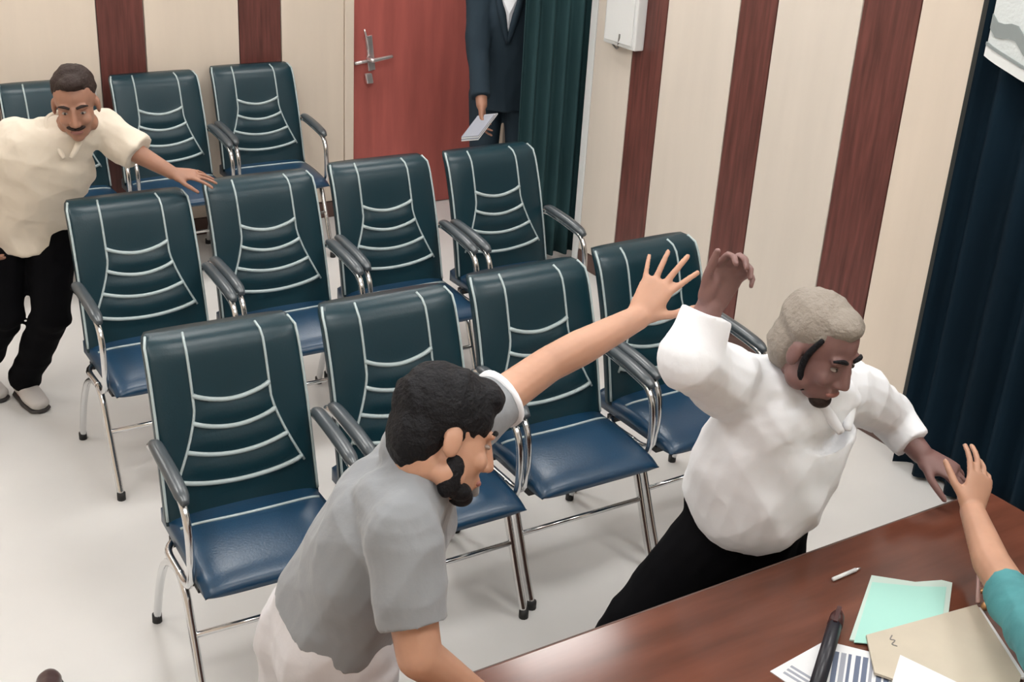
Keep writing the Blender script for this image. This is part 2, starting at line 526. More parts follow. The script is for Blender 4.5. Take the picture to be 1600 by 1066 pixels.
# ------------------------------------------------------------------ visitor chairs
def back_surface(u, v, front=True):
    """u -1..1 across, v 0..1 up; reclined, lightly curved pad with rolled top"""
    z = 0.435 + 0.52 * v
    yc = 0.115 + 0.115 * v + 0.045 * v ** 3 + 0.010 * max(0, (v - 0.85) / 0.15) ** 2
    w = 0.234 - 0.006 * v
    # rounded upper corners
    if v > 0.93:
        w -= 0.02 * ((v - 0.93) / 0.07) ** 2
    x = u * w
    roll = max(0.0, (v - 0.90) / 0.10)
    if roll:
        z = 0.435 + 0.52 * 0.90 + 0.052 * math.sin(roll * math.pi / 2)
        yc += 0.030 * (1 - math.cos(roll * math.pi / 2))
    th = 0.03 * (1 - 0.55 * abs(u) ** 6) * (1 - 0.45 * max(0, (v - 0.9) / 0.1) ** 2)
    hollow = 0.014 * (1 - u * u) * math.sin(math.pi * min(1, v * 1.1))
    if front:
        inner = max(0.0, 1 - (abs(u) / flare(v)) ** 8) if abs(u) < flare(v) else 0.0
        puff = 0.011 * abs(math.sin(math.pi * (v + rib_sag(u) - 0.25) / 0.15)) * inner if 0.22 < v + rib_sag(u) < 0.72 else 0.0
        return Vector((x, yc - th + hollow - puff, z - 0.012 * 0))
    return Vector((x, yc + th + hollow * 0.6, z))


def flare(v):
    if v > 0.62:
        return 0.50
    return 0.50 + 0.34 * ((0.62 - v) / 0.40) ** 1.35


def rib_sag(u):
    return 0.055 * (1 - (u / 0.7) ** 2)


def make_backrest():
    nu, nv = 26, 34
    g = MB()
    vs = []
    for fr in (True, False):
        for j in range(nv + 1):
            for i in range(nu + 1):
                vs.append(back_surface(-1 + 2 * i / nu, j / nv, fr))
    W = nu + 1
    O = W * (nv + 1)
    fs = []
    for j in range(nv):
        for i in range(nu):
            a = j * W + i
            fs.append((a, a + 1, a + W + 1, a + W))
            fs.append((a + O, a + W + O, a + W + 1 + O, a + 1 + O))
    for i in range(nu):
        fs.append((i, i + O, i + 1 + O, i + 1))
        a = nv * W + i
        fs.append((a, a + 1, a + 1 + O, a + O))
    for j in range(nv):
        a = j * W
        fs.append((a, a + W, a + W + O, a + O))
        a = j * W + nu
        fs.append((a, a + O, a + W + O, a + W))
    return g.add(vs, fs)


def make_seat():
    nu, nv = 20, 22
    vs, fs = [], []
    for top in (True, False):
        for j in range(nv + 1):
            v = j / nv
            y = 0.19 - 0.435 * v
            for i in range(nu + 1):
                u = -1 + 2 * i / nu
                x = u * (0.230 - 0.004 * (1 - v))
                edge = 0.016 * abs(u) ** 8
                if top:
                    z = 0.462 - edge + 0.010 * (1 - u * u) * math.sin(math.pi * v) - 0.030 * max(0, (v - 0.4) / 0.6) ** 1.8 - 0.012 * max(0, (v - 0.85) / 0.15) ** 2
                else:
                    z = 0.392 + edge * 0.5 + 0.008 * max(0, (v - 0.9) / 0.1) ** 2
                vs.append((x, y, z))
    W = nu + 1
    O = W * (nv + 1)
    for j in range(nv):
        for i in range(nu):
            a = j * W + i
            fs.append((a, a + W, a + W + 1, a + 1))
            fs.append((a + O, a + 1 + O, a + W + 1 + O, a + W + O))
    for i in range(nu):
        fs.append((i, i + 1, i + 1 + O, i + O))
        a = nv * W + i
        fs.append((a, a + O, a + 1 + O, a + 1))
    for j in range(nv):
        a = j * W
        fs.append((a, a + O, a + W + O, a + W))
        a = j * W + nu
        fs.append((a, a + W, a + W + O, a + O))
    return MB().add(vs, fs)


CHAIR_GROUP = 'black visitor chairs set out in three rows'


def make_chair(label):
    t = thing('visitor_chair', label, 'chair', group=CHAIR_GROUP)
    b = obj('backrest', make_backrest(), 'leather', t, smooth=True)
    off = Vector((0, -0.002, 0))
    for s in (-1, 1):
        obj('seam', MB().tube([back_surface(s * flare(v), v) + off for v in np.linspace(0.22, 0.985, 26)], 0.0042, 6), 'piping', b, smooth=True)
        obj('edge_piping', MB().tube([back_surface(s * 0.985, v) + off * 1.5 for v in np.linspace(0.03, 0.985, 24)], 0.0045, 6), 'piping', b, smooth=True)
    for v in (0.245, 0.395, 0.545, 0.695):
        e = flare(v)
        pts = []
        for u in np.linspace(-e, e, 21):
            vv = v - 0.055 * (1 - (u / e) ** 2)
            pts.append(back_surface(u, vv) + off)
        obj('rib', MB().tube(pts, 0.0072, 8), 'piping', b, smooth=True)
    st = obj('seat', make_seat(), 'seat', t, smooth=True)
    pts = []
    for u in np.linspace(-0.93, 0.93, 21):
        pts.append((u * 0.226, 0.045 - 0.025 * (1 - u * u), 0.4635 - 0.016 * abs(u) ** 8 + 0.0088 * (1 - u * u)))
    obj('seat_seam', MB().tube(pts, 0.0045, 6), 'piping', st, smooth=True)
    for s in (-1, 1):
        x = s * 0.244
        fr = obj('arm_frame', MB().tube([(s * 0.218, 0.215, 0.625), (x, 0.185, 0.662), (x, 0.10, 0.672), (x, -0.08, 0.652), (x, -0.135, 0.632), (x, -0.165, 0.575), (x, -0.170, 0.47), (x, -0.155, 0.405), (x, -0.11, 0.378), (x, -0.04, 0.376), (x, 0.06, 0.378), (s * 0.218, 0.10, 0.382)], 0.0115, 10, sub=4), 'chrome', t, smooth=True)
        obj('armrest', MB().loft([(x, 0.15, 0.690), (x, 0.11, 0.694), (x, -0.02, 0.683), (x, -0.11, 0.669), (x, -0.150, 0.656)], Vector((1, 0, 0)), [(0.014, 0.010), (0.0215, 0.016), (0.0225, 0.017), (0.0215, 0.016), (0.012, 0.010)], 14, 4), 'armpad', t, smooth=True)
        for pts in ([(x, -0.06, 0.375), (x, -0.105, 0.335), (x, -0.14, 0.26), (x, -0.20, 0.12), (x, -0.25, 0.012)],
                    [(x, -0.06, 0.375), (x, 0.02, 0.362), (x, 0.11, 0.305), (x, 0.19, 0.18), (x, 0.255, 0.012)]):
            lg = obj('leg', MB().tube(pts, 0.0125, 10, sub=4), 'chrome', t, smooth=True)
            p = Vector(pts[-1])
            obj('foot_cap', MB().tube([p + Vector((0, 0, -0.012)), p + Vector((0, 0, 0.016))], 0.0155, 10), 'rubber', lg, smooth=True)
    obj('stretcher', MB().tube([(-0.244, -0.155, 0.23), (0.244, -0.155, 0.23)], 0.009, 8), 'chrome', t, smooth=True)
    obj('seat_support', MB().box((-0.225, -0.16, 0.370), (0.225, -0.12, 0.391)).box((-0.225, 0.085, 0.370), (0.225, 0.12, 0.391)).box((-0.02, -0.12, 0.372), (0.02, 0.09, 0.388)), 'rubber', t)
    return t


def copy_tree(o, parent=None):
    c = o.copy()
    COL.objects.link(c)
    c.parent = parent
    for ch in list(o.children):
        copy_tree(ch, c)
    return c


CH = [
    (1.110, 2.965, -0.035, 'empty black visitor chair at the left end of the front row'),
    (1.660, 2.963, -0.005, 'black visitor chair directly behind the head of the man in the grey polo'),
    (2.198, 2.988, -0.01, 'black visitor chair under the outstretched arm of the man in grey'),
    (2.740, 3.034, 0.02, 'black visitor chair at the wall end of the front row'),
    (1.225, 4.229, 0.006, 'black visitor chair at the left end of the middle row, before the cream-shirted man'),
    (1.762, 4.281, 0.010, 'black visitor chair in the middle row, second from the left'),
    (2.302, 4.313, -0.008, 'black visitor chair in the middle row, second from the right, below the door'),
    (2.845, 4.304, 0.015, 'black visitor chair at the right end of the middle row, nearest the teal curtain'),
    (1.382, 6.10, 0.02, 'black visitor chair in the back row half hidden behind the cream-shirted man'),
    (1.922, 6.127, 0.01, 'black visitor chair in the back row below the left brown stripe'),
    (2.462, 6.170, -0.01, 'black visitor chair in the back row nearest the door'),
]
proto = None
for x, y, r, lab in CH:
    if proto is None:
        proto = c = make_chair(lab)
    else:
        c = copy_tree(proto)
        c['label'] = lab
    c.location = (x, y, 0)
    c.rotation_euler = (0, 0, r)

# ------------------------------------------------------------------ desk
dk = thing('desk', 'long brown wooden desk in the foreground covered with papers', 'desk', (1.7, 1.36, 0))
local_to(obj('desk_top', MB().box((0.60, 0.93, 0.712), (2.765, 1.778, 0.75)), 'desk', bevel=0.003), dk)
local_to(obj('edge_band', MB().box((0.60, 1.778, 0.713), (2.765, 1.783, 0.748)), 'edge'), dk)
local_to(obj('front_panel', MB().box((0.66, 1.71, 0.06), (2.70, 1.73, 0.712)), 'deskside'), dk)
for x in (0.64, 2.695):
    local_to(obj('side_panel', MB().box((x, 0.98, 0.0), (x + 0.03, 1.75, 0.712)), 'deskside', bevel=0.003), dk)
for k in range(3):
    z = 0.50 - 0.2 * k
    dr = local_to(obj('drawer', MB().box((0.69, 0.99, z), (1.10, 1.45, z + 0.19)), 'deskside', bevel=0.004), dk)
    h = obj('drawer_handle', MB().tube([(0.84, 0.99, z + 0.1), (0.84, 0.965, z + 0.1), (0.95, 0.965, z + 0.1), (0.95, 0.99, z + 0.1)], 0.005, 8), 'steel', smooth=True)
    local_to(h, dk)

# ------------------------------------------------------------------ papers on the desk
ZD = 0.7503


def quad_slab(pts, z0, z1):
    return MB().prism(pts, z0, z1)


mf = thing('folder', 'mint green sheet in a pale folder lying on the brown desk', 'folder', (2.15, 1.5, ZD))
local_to(obj('folder_cover', quad_slab([(2.160, 1.630), (1.925, 1.475), (2.085, 1.345), (2.315, 1.515), (2.300, 1.535), (2.235, 1.560)], ZD, ZD + 0.004), 'mintedge'), mf)
local_to(obj('sheet', quad_slab([(2.137, 1.607), (1.925, 1.462), (2.075, 1.352), (2.285, 1.508), (2.222, 1.543)], ZD + 0.0042, ZD + 0.006), 'mint'), mf)
bf = thing('envelope', 'large beige paper folder overlapping the mint sheet at the desk edge', 'folder', (2.1, 1.3, ZD))
local_to(obj('cover', quad_slab([(2.285, 1.420), (1.962, 1.462), (1.88, 1.36), (2.02, 1.12), (2.16, 1.20)], ZD + 0.0066, ZD + 0.013), 'beige', bevel=0.001), bf)
local_to(obj('page_edges', quad_slab([(2.278, 1.416), (2.285, 1.408), (2.166, 1.190), (2.155, 1.198)], ZD + 0.006, ZD + 0.011), 'paper'), bf)
local_to(obj('scribble', MB().tube([(2.012, 1.432, ZD + 0.0135), (1.998, 1.424, ZD + 0.0135), (2.004, 1.416, ZD + 0.0135), (1.988, 1.410, ZD + 0.0135), (1.993, 1.399, ZD + 0.0135)], 0.0014, 6, sub=3), 'wire'), bf)
nw = thing('printed_sheet', 'white printed sheet with a dark blue table, under the black marker', 'paper', (1.8, 1.4, ZD))
ca, cb, cc, ce = Vector((1.875, 1.500)), Vector((1.692, 1.480)), Vector((1.72, 1.26)), Vector((1.975, 1.375))
local_to(obj('sheet', quad_slab([tuple(ca), tuple(cb), tuple(cc), (1.84, 1.255), tuple(ce)], ZD, ZD + 0.0022), 'paper'), nw)
# printed lines: left block pale, right block dark table
A = Vector((1.862, 1.482))
B = Vector((1.958, 1.380))
D = (Vector((1.80, 1.25)) - B)
for k in range(9):
    s, e = k / 9 + 0.012, (k + 1) / 9 - (0.02 if k % 3 else 0.05)
    p0, p1 = A.lerp(B, s), A.lerp(B, e)
    q = D * (0.9 if k % 2 else 0.7)
    local_to(obj('print_line', quad_slab([tuple(p0 + D * 0.05), tuple(p0 + q), tuple(p1 + q), tuple(p1 + D * 0.05)], ZD + 0.0023, ZD + 0.0027), 'ink' if k % 4 != 2 else 'inkpale'), nw)
for k in range(3):
    p0 = Vector((1.712, 1.462)) + Vector((0.014, 0.004)) * k
    local_to(obj('print_line', quad_slab([tuple(p0), tuple(p0 + Vector((0.018, -0.09))), tuple(p0 + Vector((0.025, -0.088))), tuple(p0 + Vector((0.007, 0.002)))], ZD + 0.0023, ZD + 0.0027), 'inkpale'), nw)
ws = obj('paper_sheet', quad_slab([(1.974, 1.374), (2.06, 1.10), (1.85, 1.05), (1.80, 1.262)], ZD + 0.0135, ZD + 0.0150), 'paper')
tag(ws, 'blank white sheet lying beside the printed table', 'paper')
mk = thing('marker', 'thick black marker with a dark red tip lying across the printed sheet', 'marker', (1.86, 1.48, ZD))
p0, p1 = Vector((1.945, 1.535, ZD + 0.0225)), Vector((1.72, 1.375, ZD + 0.0215))
dd = (p1 - p0).normalized()
local_to(obj('barrel', MB().tube([p0 + dd * 0.04, p0 + dd * 0.045, p1], [0.015, 0.0165, 0.0165], 18), 'blackpl', smooth=True), mk)
local_to(obj('cap', MB().tube([p0 - dd * 0.018, p0 - dd * 0.012, p0 + dd * 0.005, p0 + dd * 0.04], [0.005, 0.010, 0.016, 0.0175], 18), 'redtip', smooth=True), mk)
local_to(obj('clip', MB().obox(p0 + dd * 0.02 + Vector((0, 0, 0.018)), dd * 0.03, (0.003, -0.004, 0), (0, 0, 0.002)), 'redtip', bevel=0.001), mk)
wp = thing('pen', 'slim white pen lying on bare brown desk in front of the white shirt', 'pen', (2.11, 1.66, ZD))
local_to(obj('barrel', MB().tube([(2.06, 1.660, ZD + 0.0055), (2.14, 1.663, ZD + 0.0055)], 0.005, 10), 'boxwhite', smooth=True), wp)
local_to(obj('tip', MB().tube([(2.14, 1.663, ZD + 0.0055), (2.158, 1.664, ZD + 0.004)], [0.0045, 0.0015], 10), 'steel', smooth=True), wp)
pp = thing('pen', 'pale pink pen leaning in a small gold clip beside the raised forearm', 'pen', (2.30, 1.42, ZD))
local_to(obj('barrel', MB().tube([(2.285, 1.418, ZD + 0.018), (2.345, 1.475, ZD + 0.058)], [0.0055, 0.0045], 10), 'pinkpen', smooth=True), pp)
local_to(obj('clip', MB().tube([(2.300, 1.405, ZD + 0.013), (2.315, 1.415, ZD + 0.025), (2.322, 1.428, ZD + 0.035), (2.312, 1.437, ZD + 0.028)], 0.006, 8, sub=4).ball((2.292, 1.402, ZD + 0.016), 0.011), 'gold', smooth=True), pp)

# brown shoe at the lower left corner
sh = thing('shoe', 'dark brown leather shoe toe at the lower left corner of the floor', 'shoe', (0.50, 2.98, 0))
local_to(obj('upper', bake('upper', MB().loft([(0.43, 2.82, 0.05), (0.455, 2.89, 0.05), (0.485, 2.98, 0.04), (0.510, 3.06, 0.034), (0.522, 3.10, 0.028)], Vector((1, -0.3, 0)), [(0.03, 0.045), (0.034, 0.05), (0.036, 0.036), (0.036, 0.026), (0.02, 0.016)], 20, 4), 0.005, 4), 'brownshoe'), sh)
local_to(obj('sole', MB().loft([(0.425, 2.80, 0.008), (0.455, 2.89, 0.008), (0.485, 2.98, 0.008), (0.512, 3.06, 0.008), (0.526, 3.112, 0.008)], Vector((1, -0.3, 0)), [(0.02, 0.008), (0.034, 0.008), (0.036, 0.008), (0.038, 0.008), (0.02, 0.008)], 20, 4), 'sole'), sh)


# ------------------------------------------------------------------ people
def V(*a):
    return Vector(a)


def head_frame(f, up):
    f = Vector(f).normalized()
    up = Vector(up)
    u = (up - up.dot(f) * f).normalized()
    s = f.cross(u).normalized()
    return f, u, s


def add_head(mb, c, f, u, s, k=1.0):
    c = Vector(c)
    P = lambda a, b, d: c + k * (s * a + f * b + u * d)

    def E(a, b, d, ra, rb, rd):
        mb.ell(P(a, b, d), s * ra * k, f * rb * k, u * rd * k, 20, 14)
    E(0, -0.012, 0.035, 0.075, 0.096, 0.085)
    E(0, 0.022, -0.025, 0.063, 0.070, 0.085)
    E(0, 0.040, -0.075, 0.046, 0.045, 0.042)
    E(0, 0.066, -0.098, 0.024, 0.022, 0.020)
    for q in (-1, 1):
        E(q * 0.034, 0.066, -0.030, 0.024, 0.022, 0.022)
        E(q * 0.028, 0.077, 0.024, 0.028, 0.012, 0.010)
        E(q * 0.079, -0.008, -0.010, 0.009, 0.020, 0.032)
        E(q * 0.012, 0.094, -0.040, 0.009, 0.012, 0.008)
        E(q * 0.050, 0.012, -0.070, 0.022, 0.035, 0.030)
    mb.cap(P(0, 0.086, 0.015), 0.010 * k, P(0, 0.106, -0.034), 0.0125 * k)
    E(0, 0.084, -0.064, 0.024, 0.012, 0.008)
    E(0, 0.083, -0.076, 0.021, 0.012, 0.008)
    return P


def face_parts(parent, c, f, u, s, k=1.0, brow='hair', moustache=None, beard=None, beard_full=False):
    P = lambda a, b, d: Vector(c) + k * (s * a + f * b + u * d)
    for q in (-1, 1):
        e = obj('eye', MB().ell(P(q * 0.031, 0.077, 0.002), s * 0.012 * k, f * 0.0085 * k, u * 0.0048 * k), 'eyewhite', smooth=True)
        local_to(e, parent)
        i = obj('iris', MB().ell(P(q * 0.031, 0.0825, 0.002), s * 0.005 * k, f * 0.004 * k, u * 0.0046 * k), 'eye', smooth=True)
        local_to(i, parent)
        b = obj('eyebrow', MB().tube([P(q * 0.012, 0.089, 0.024), P(q * 0.032, 0.088, 0.032), P(q * 0.052, 0.076, 0.027)], [0.0045 * k, 0.006 * k, 0.003 * k], 8, sub=4), brow, smooth=True)
        local_to(b, parent)
    local_to(obj('lips', MB().ell(P(0, 0.0885, -0.070), s * 0.023 * k, f * 0.0105 * k, u * 0.0085 * k), 'lip', smooth=True), parent)
    if moustache:
        m = MB().ell(P(-0.014, 0.0915, -0.053), (s * 0.020 - u * 0.005) * k, f * 0.010 * k, u * 0.0075 * k).ell(P(0.014, 0.0915, -0.053), (s * 0.020 + u * 0.005) * k, f * 0.010 * k, u * 0.0075 * k)
        local_to(obj('moustache', m, moustache, smooth=True), parent)
    if beard:
        m = MB()
        if beard_full:
            for q in (-1, 1):
                m.ell(P(q * 0.054, 0.016, -0.070), s * 0.018 * k, f * 0.026 * k, u * 0.046 * k)
                m.ell(P(q * 0.034, 0.046, -0.094), s * 0.026 * k, f * 0.030 * k, u * 0.020 * k)
        m.ell(P(0, 0.066, -0.103), s * 0.032 * k, f * 0.027 * k, u * 0.022 * k)
        local_to(obj('beard', bake('beard', m, 0.005, 2), beard), parent)


def add_hand(mb, wrist, d, n, thumb_side, k=1.0, curl=(0.3, 0.3, 0.35, 0.4), spread=0.10, thumb=(0.75, 0.35)):
    """d towards the fingertips, n out of the back of the hand, thumb_side +1/-1 along d x n"""
    d = Vector(d).normalized()
    n = Vector(n)
    n = (n - n.dot(d) * d).normalized()
    s = d.cross(n).normalized() * thumb_side
    w = Vector(wrist)
    mb.loft([w - d * 0.015 * k, w + d * 0.03 * k, w + d * 0.07 * k, w + d * 0.097 * k], s, [(0.026 * k, 0.020 * k), (0.036 * k, 0.017 * k), (0.041 * k, 0.014 * k), (0.038 * k, 0.011 * k)], 18, 4)
    mb.ell(w + d * 0.035 * k + s * 0.025 * k - n * 0.008 * k, s * 0.02 * k, d * 0.033 * k, n * 0.016 * k)
    L = [(0.030, 0.040, 0.025, 0.021, 0.0088), (0.010, 0.044, 0.028, 0.022, 0.0090), (-0.011, 0.041, 0.026, 0.021, 0.0086), (-0.031, 0.032, 0.020, 0.018, 0.0076)]
    for q, (o, a, b, c, r) in enumerate(L):
        base = w + d * (0.090 - 0.006 * abs(q - 1)) * k + s * o * k
        ang = 0.0
        dirs = (d + s * spread * (1.5 - q)).normalized()
        p = base
        rr = r * k
        for ln, mul in ((a, 1.0), (b, 1.3), (c, 0.9)):
            ang += curl[q] * mul
            v = dirs * math.cos(ang) - n * math.sin(ang)
            p2 = p + v * ln * k
            mb.cap(p, rr, p2, rr * 0.92, 12)
            p, rr = p2, rr * 0.92
    b0 = w + d * 0.022 * k + s * 0.026 * k - n * 0.004 * k
    t1 = (d * math.cos(thumb[0]) + s * math.sin(thumb[0]) - n * 0.25).normalized()
    t2 = (d * math.cos(thumb[1]) + s * math.sin(thumb[1]) - n * 0.35).normalized()
    p1 = b0 + t1 * 0.045 * k
    p2 = p1 + t2 * 0.034 * k
    mb.cap(b0, 0.0135 * k, p1, 0.0105 * k, 12)
    mb.cap(p1, 0.0105 * k, p2, 0.0095 * k, 12)
    mb.cap(p2, 0.0095 * k, p2 + t2 * 0.026 * k, 0.0075 * k, 12)


def add_foot(mb, ankle, toe, r=1.0):
    a, t = Vector(ankle), Vector(toe)
    mb.cap(a, 0.036 * r, (a.x, a.y, 0.035), 0.034 * r)
    mb.cap(Vector((a.x, a.y, 0.036)), 0.033 * r, Vector((t.x, t.y, 0.028)), 0.026 * r)


def shoe(parent, ankle, toe, material='shoe'):
    a = Vector((ankle[0], ankle[1], 0))
    t = Vector((toe[0], toe[1], 0))
    d = (t - a).normalized()
    lat = Vector((-d.y, d.x, 0))
    L = (t - a).length
    h = [a - d * 0.06, a - d * 0.03, a + d * 0.03, a + d * L * 0.6, a + d * (L + 0.015), a + d * (L + 0.04)]
    z = [0.045, 0.055, 0.055, 0.042, 0.034, 0.026]
    rr = [(0.022, 0.03), (0.037, 0.05), (0.04, 0.05), (0.046, 0.036), (0.042, 0.026), (0.02, 0.014)]
    u = local_to(obj('shoe', bake('shoe', MB().loft([p + Vector((0, 0, zz)) for p, zz in zip(h, z)], lat, rr, 20, 4), 0.005, 3), material), parent)
    so = obj('sole', MB().loft([p + Vector((0, 0, 0.009)) for p in h], lat, [(x[0] * 1.06, 0.009) for x in rr], 20, 4), 'sole', smooth=True)
    local_to(so, parent)


def finish(parent, name, mb, material, voxel, smooth=4, folds=None):
    return local_to(obj(name, bake(name, mb, voxel, smooth, folds), material), parent)


# --- man in the cream shirt, top left -------------------------------------------------
p = thing('person', 'person in a cream shirt and dark trousers leaning over the middle chairs', 'person', (0.90, 4.9, 0))
hipC, chest, neck, headC = V(0.935, 4.88, 0.80), V(1.00, 4.74, 1.06), V(1.072, 4.67, 1.205), V(1.092, 4.605, 1.292)
shL, elL, wrL = V(1.205, 4.70, 1.165), V(1.305, 4.60, 1.085), V(1.405, 4.525, 1.022)
shR, elR, wrR = V(0.895, 4.79, 1.13), V(0.775, 4.90, 0.98), V(0.74, 4.80, 0.80)
lat1 = V(0.95, -0.25, 0.05)
hpL, hpR = hipC + V(0.085, -0.03, -0.03), hipC + V(-0.085, 0.03, -0.03)
knL, anL, toL = V(0.955, 4.72, 0.44), V(0.862, 4.93, 0.085), V(0.885, 4.80, 0)
knR, anR, toR = V(0.80, 4.80, 0.45), V(0.72, 5.10, 0.085), V(0.76, 4.96, 0)
f, u, s = head_frame(CR * 0.20 - CU * 0.58 - CF * 0.75, CU * 0.9 - CF * 0.4)
b = MB()
add_head(b, headC, f, u, s, 0.98)
b.cap(headC - u * 0.06 - f * 0.02, 0.055, neck - V(0, 0, 0.03), 0.06)
b.loft([hipC, hipC.lerp(chest, 0.5), chest, neck - V(0, 0, 0.03)], lat1, [(0.13, 0.09), (0.12, 0.08), (0.12, 0.07), (0.055, 0.05)])
b.limb([shL, elL, wrL], [0.05, 0.038, 0.026]).limb([shR, elR, wrR], [0.05, 0.038, 0.026])
b.limb([hpL, knL, anL], [0.08, 0.052, 0.038]).limb([hpR, knR, anR], [0.08, 0.052, 0.038])
add_foot(b, anL, toL)
add_foot(b, anR, toR)
add_hand(b, wrL, V(0.95, -0.3, -0.12), V(0.1, -0.3, 0.9), 1, 0.92, curl=(0.15, 0.12, 0.15, 0.2), spread=0.16)
add_hand(b, wrR, V(0.1, -0.3, -0.9), V(-0.8, 0.2, 0), 1, 0.92, curl=(0.5, 0.5, 0.5, 0.5))
body = finish(p, 'body', b, 'skin_mid', 0.005, 3)
face_parts(p, headC, f, u, s, 0.98, 'hairbrown', 'hairbrown')
hb = MB()
PP = lambda a, bb, d, c=headC: c + 0.98 * (s * a + f * bb + u * d)
hb.ell(PP(0, -0.030, 0.060), s * 0.080, f * 0.092, u * 0.076).ell(PP(0, -0.065, 0.0), s * 0.066, f * 0.050, u * 0.068)
hb.ell(PP(0, 0.035, 0.100), s * 0.045, f * 0.045, u * 0.028)
finish(p, 'hair', hb, 'hairbrown', 0.006, 3, (0.004, 80, 3))
sb = MB()
hem = hipC + V(0.0, 0.01, -0.115)
sb.loft([hem, hipC, hipC.lerp(chest, 0.5), chest + V(0, 0, 0.0), neck + V(-0.01, 0.01, -0.045), neck + V(0, 0, -0.01)], lat1, [(0.190, 0.145), (0.185, 0.142), (0.178, 0.132), (0.190, 0.130), (0.120, 0.085), (0.078, 0.07)])
sb.limb([shL, shL.lerp(elL, 0.55)], [0.078, 0.074])
sb.tube([shL, shL.lerp(elL, 0.62), shL.lerp(elL, 0.98)], [0.074, 0.078, 0.074], 18)
sb.limb([shR, elR], [0.080, 0.075])
sb.tube([shR, shR.lerp(elR, 1.05)], [0.075, 0.080], 18)
sb.limb([shL, neck + V(0.03, 0, -0.045), neck + V(-0.03, 0.02, -0.045), shR], [0.07, 0.072, 0.072, 0.07])
shirt = finish(p, 'shirt', sb, 'creamshirt', 0.007, 4, (0.010, 24, 2))
cl = MB()
for q in (-1, 1):
    cl.tube([neck - f * 0.055 + V(0, 0, 0.028), neck + s * q * 0.066 + V(0, 0, 0.016) - f * 0.01, neck + s * q * 0.055 + f * 0.05 + V(0, 0, -0.02), neck + s * q * 0.012 + f * 0.092 - V(0, 0, 0.085)], [0.012, 0.014, 0.014, 0.008], 8, sub=5)
local_to(obj('collar', cl, 'creamshirt', smooth=True), p)
tb = MB()
tb.loft([hipC + V(0, 0, 0.03), hipC + V(0, 0, -0.10)], lat1, [(0.165, 0.12), (0.16, 0.125)], sub=4)
for hp, kn, an in ((hpL, knL, anL), (hpR, knR, anR)):
    tb.limb([hp, kn], [0.100, 0.076])
    tb.tube([hp, kn, an + V(0, 0, -0.01)], [0.098, 0.076, 0.062], 18)
    tb.ball(kn, 0.077)
finish(p, 'trousers', tb, 'black', 0.008, 4, (0.008, 22, 5))
shoe(p, anL, toL)
shoe(p, anR, toR)

# --- man in the grey polo, foreground -------------------------------------------------
p = thing('person', 'person in a grey polo shirt and white trousers reaching out over the desk', 'person', (0.87, 1.95, 0))
pel, waist, chest, neck, headC = V(0.895, 1.945, 0.835), V(0.912, 1.93, 0.935), V(0.985, 1.87, 1.135), V(1.045, 1.845, 1.262), V(1.064, 1.80, 1.352) + CR * -0.012 - CU * 0.027
shR, elR, wrR = V(0.915, 1.715, 1.205), V(0.902, 1.605, 1.000), V(1.035, 1.60, 0.855)
shL, elL, wrL = V(1.155, 2.005, 1.180), V(1.470, 2.07, 1.270), V(1.690, 2.04, 1.357)
latH, latS = V(-0.25, -0.95, 0), V(-0.62, -0.75, 0.08)
f, u, s = head_frame(CR * 0.85 - CU * 0.30 + CF * 0.34, CU)
b = MB()
k = 0.97
add_head(b, headC, f, u, s, k)
b.cap(headC - u * 0.055 - f * 0.025, 0.054, neck - V(0.02, 0, 0.03), 0.062)
b.loft([pel, waist, chest, neck - V(0.02, 0, 0.02)], [latH, latH, latS, latS], [(0.13, 0.09), (0.12, 0.08), (0.12, 0.07), (0.055, 0.05)])
b.limb([shR, elR, wrR], [0.052, 0.043, 0.029])
b.limb([shL, shL.lerp(elL, 0.5), elL, elL.lerp(wrL, 0.35), wrL], [0.052, 0.046, 0.041, 0.042, 0.029])
add_hand(b, wrR, V(0.75, 0.12, -0.62), V(0.35, -0.3, 0.8), -1, 1.0, curl=(0.15, 0.12, 0.15, 0.2), spread=0.14)
add_hand(b, wrL, CR * 0.50 + CU * 0.80 + CF * 0.1, -CF - CR * 0.2, 1, 1.0, curl=(0.10, 0.06, 0.08, 0.14), spread=0.26, thumb=(0.95, 0.65))
hpL, hpR = pel + V(-0.03, 0.09, -0.04), pel + V(-0.01, -0.07, -0.04)
knL, anL, toL = V(0.86, 2.07, 0.47), V(0.72, 2.12, 0.085), V(0.86, 2.14, 0)
knR, anR, toR = V(0.845, 1.93, 0.47), V(0.62, 1.95, 0.085), V(0.76, 1.93, 0)
b.limb([hpL, knL, anL], [0.085, 0.055, 0.038]).limb([hpR, knR, anR], [0.085, 0.055, 0.038])
add_foot(b, anL, toL)
add_foot(b, anR, toR)
finish(p, 'body', b, 'skin_light', 0.005, 3)
face_parts(p, headC, f, u, s, k, 'hair', None, 'hair', True)
hb = MB()
PP = lambda a, bb, d, c=headC: c + k * (s * a + f * bb + u * d)
hb.ell(PP(0, -0.018, 0.050), s * 0.083, f * 0.104, u * 0.086).ell(PP(0, -0.058, -0.005), s * 0.071, f * 0.058, u * 0.078)
hb.ell(PP(0, 0.052, 0.092), s * 0.056, f * 0.046, u * 0.036)
finish(p, 'hair', hb, 'hair', 0.006, 3, (0.005, 70, 7))
sb = MB()
sb.loft([pel + V(0, 0, 0.035), waist, waist.lerp(chest, 0.5), chest, neck + V(-0.03, 0.0, -0.06), neck + V(-0.01, 0, -0.005)], [latH, latH, latS, latS, latS, latS], [(0.163, 0.128), (0.165, 0.128), (0.182, 0.132), (0.192, 0.130), (0.135, 0.09), (0.072, 0.068)])
sb.limb([chest + V(-0.03, -0.06, 0.05), shR], [0.09, 0.076])
sb.tube([shR, shR.lerp(elR, 0.45), shR.lerp(elR, 0.76)], [0.074, 0.074, 0.068], 20)
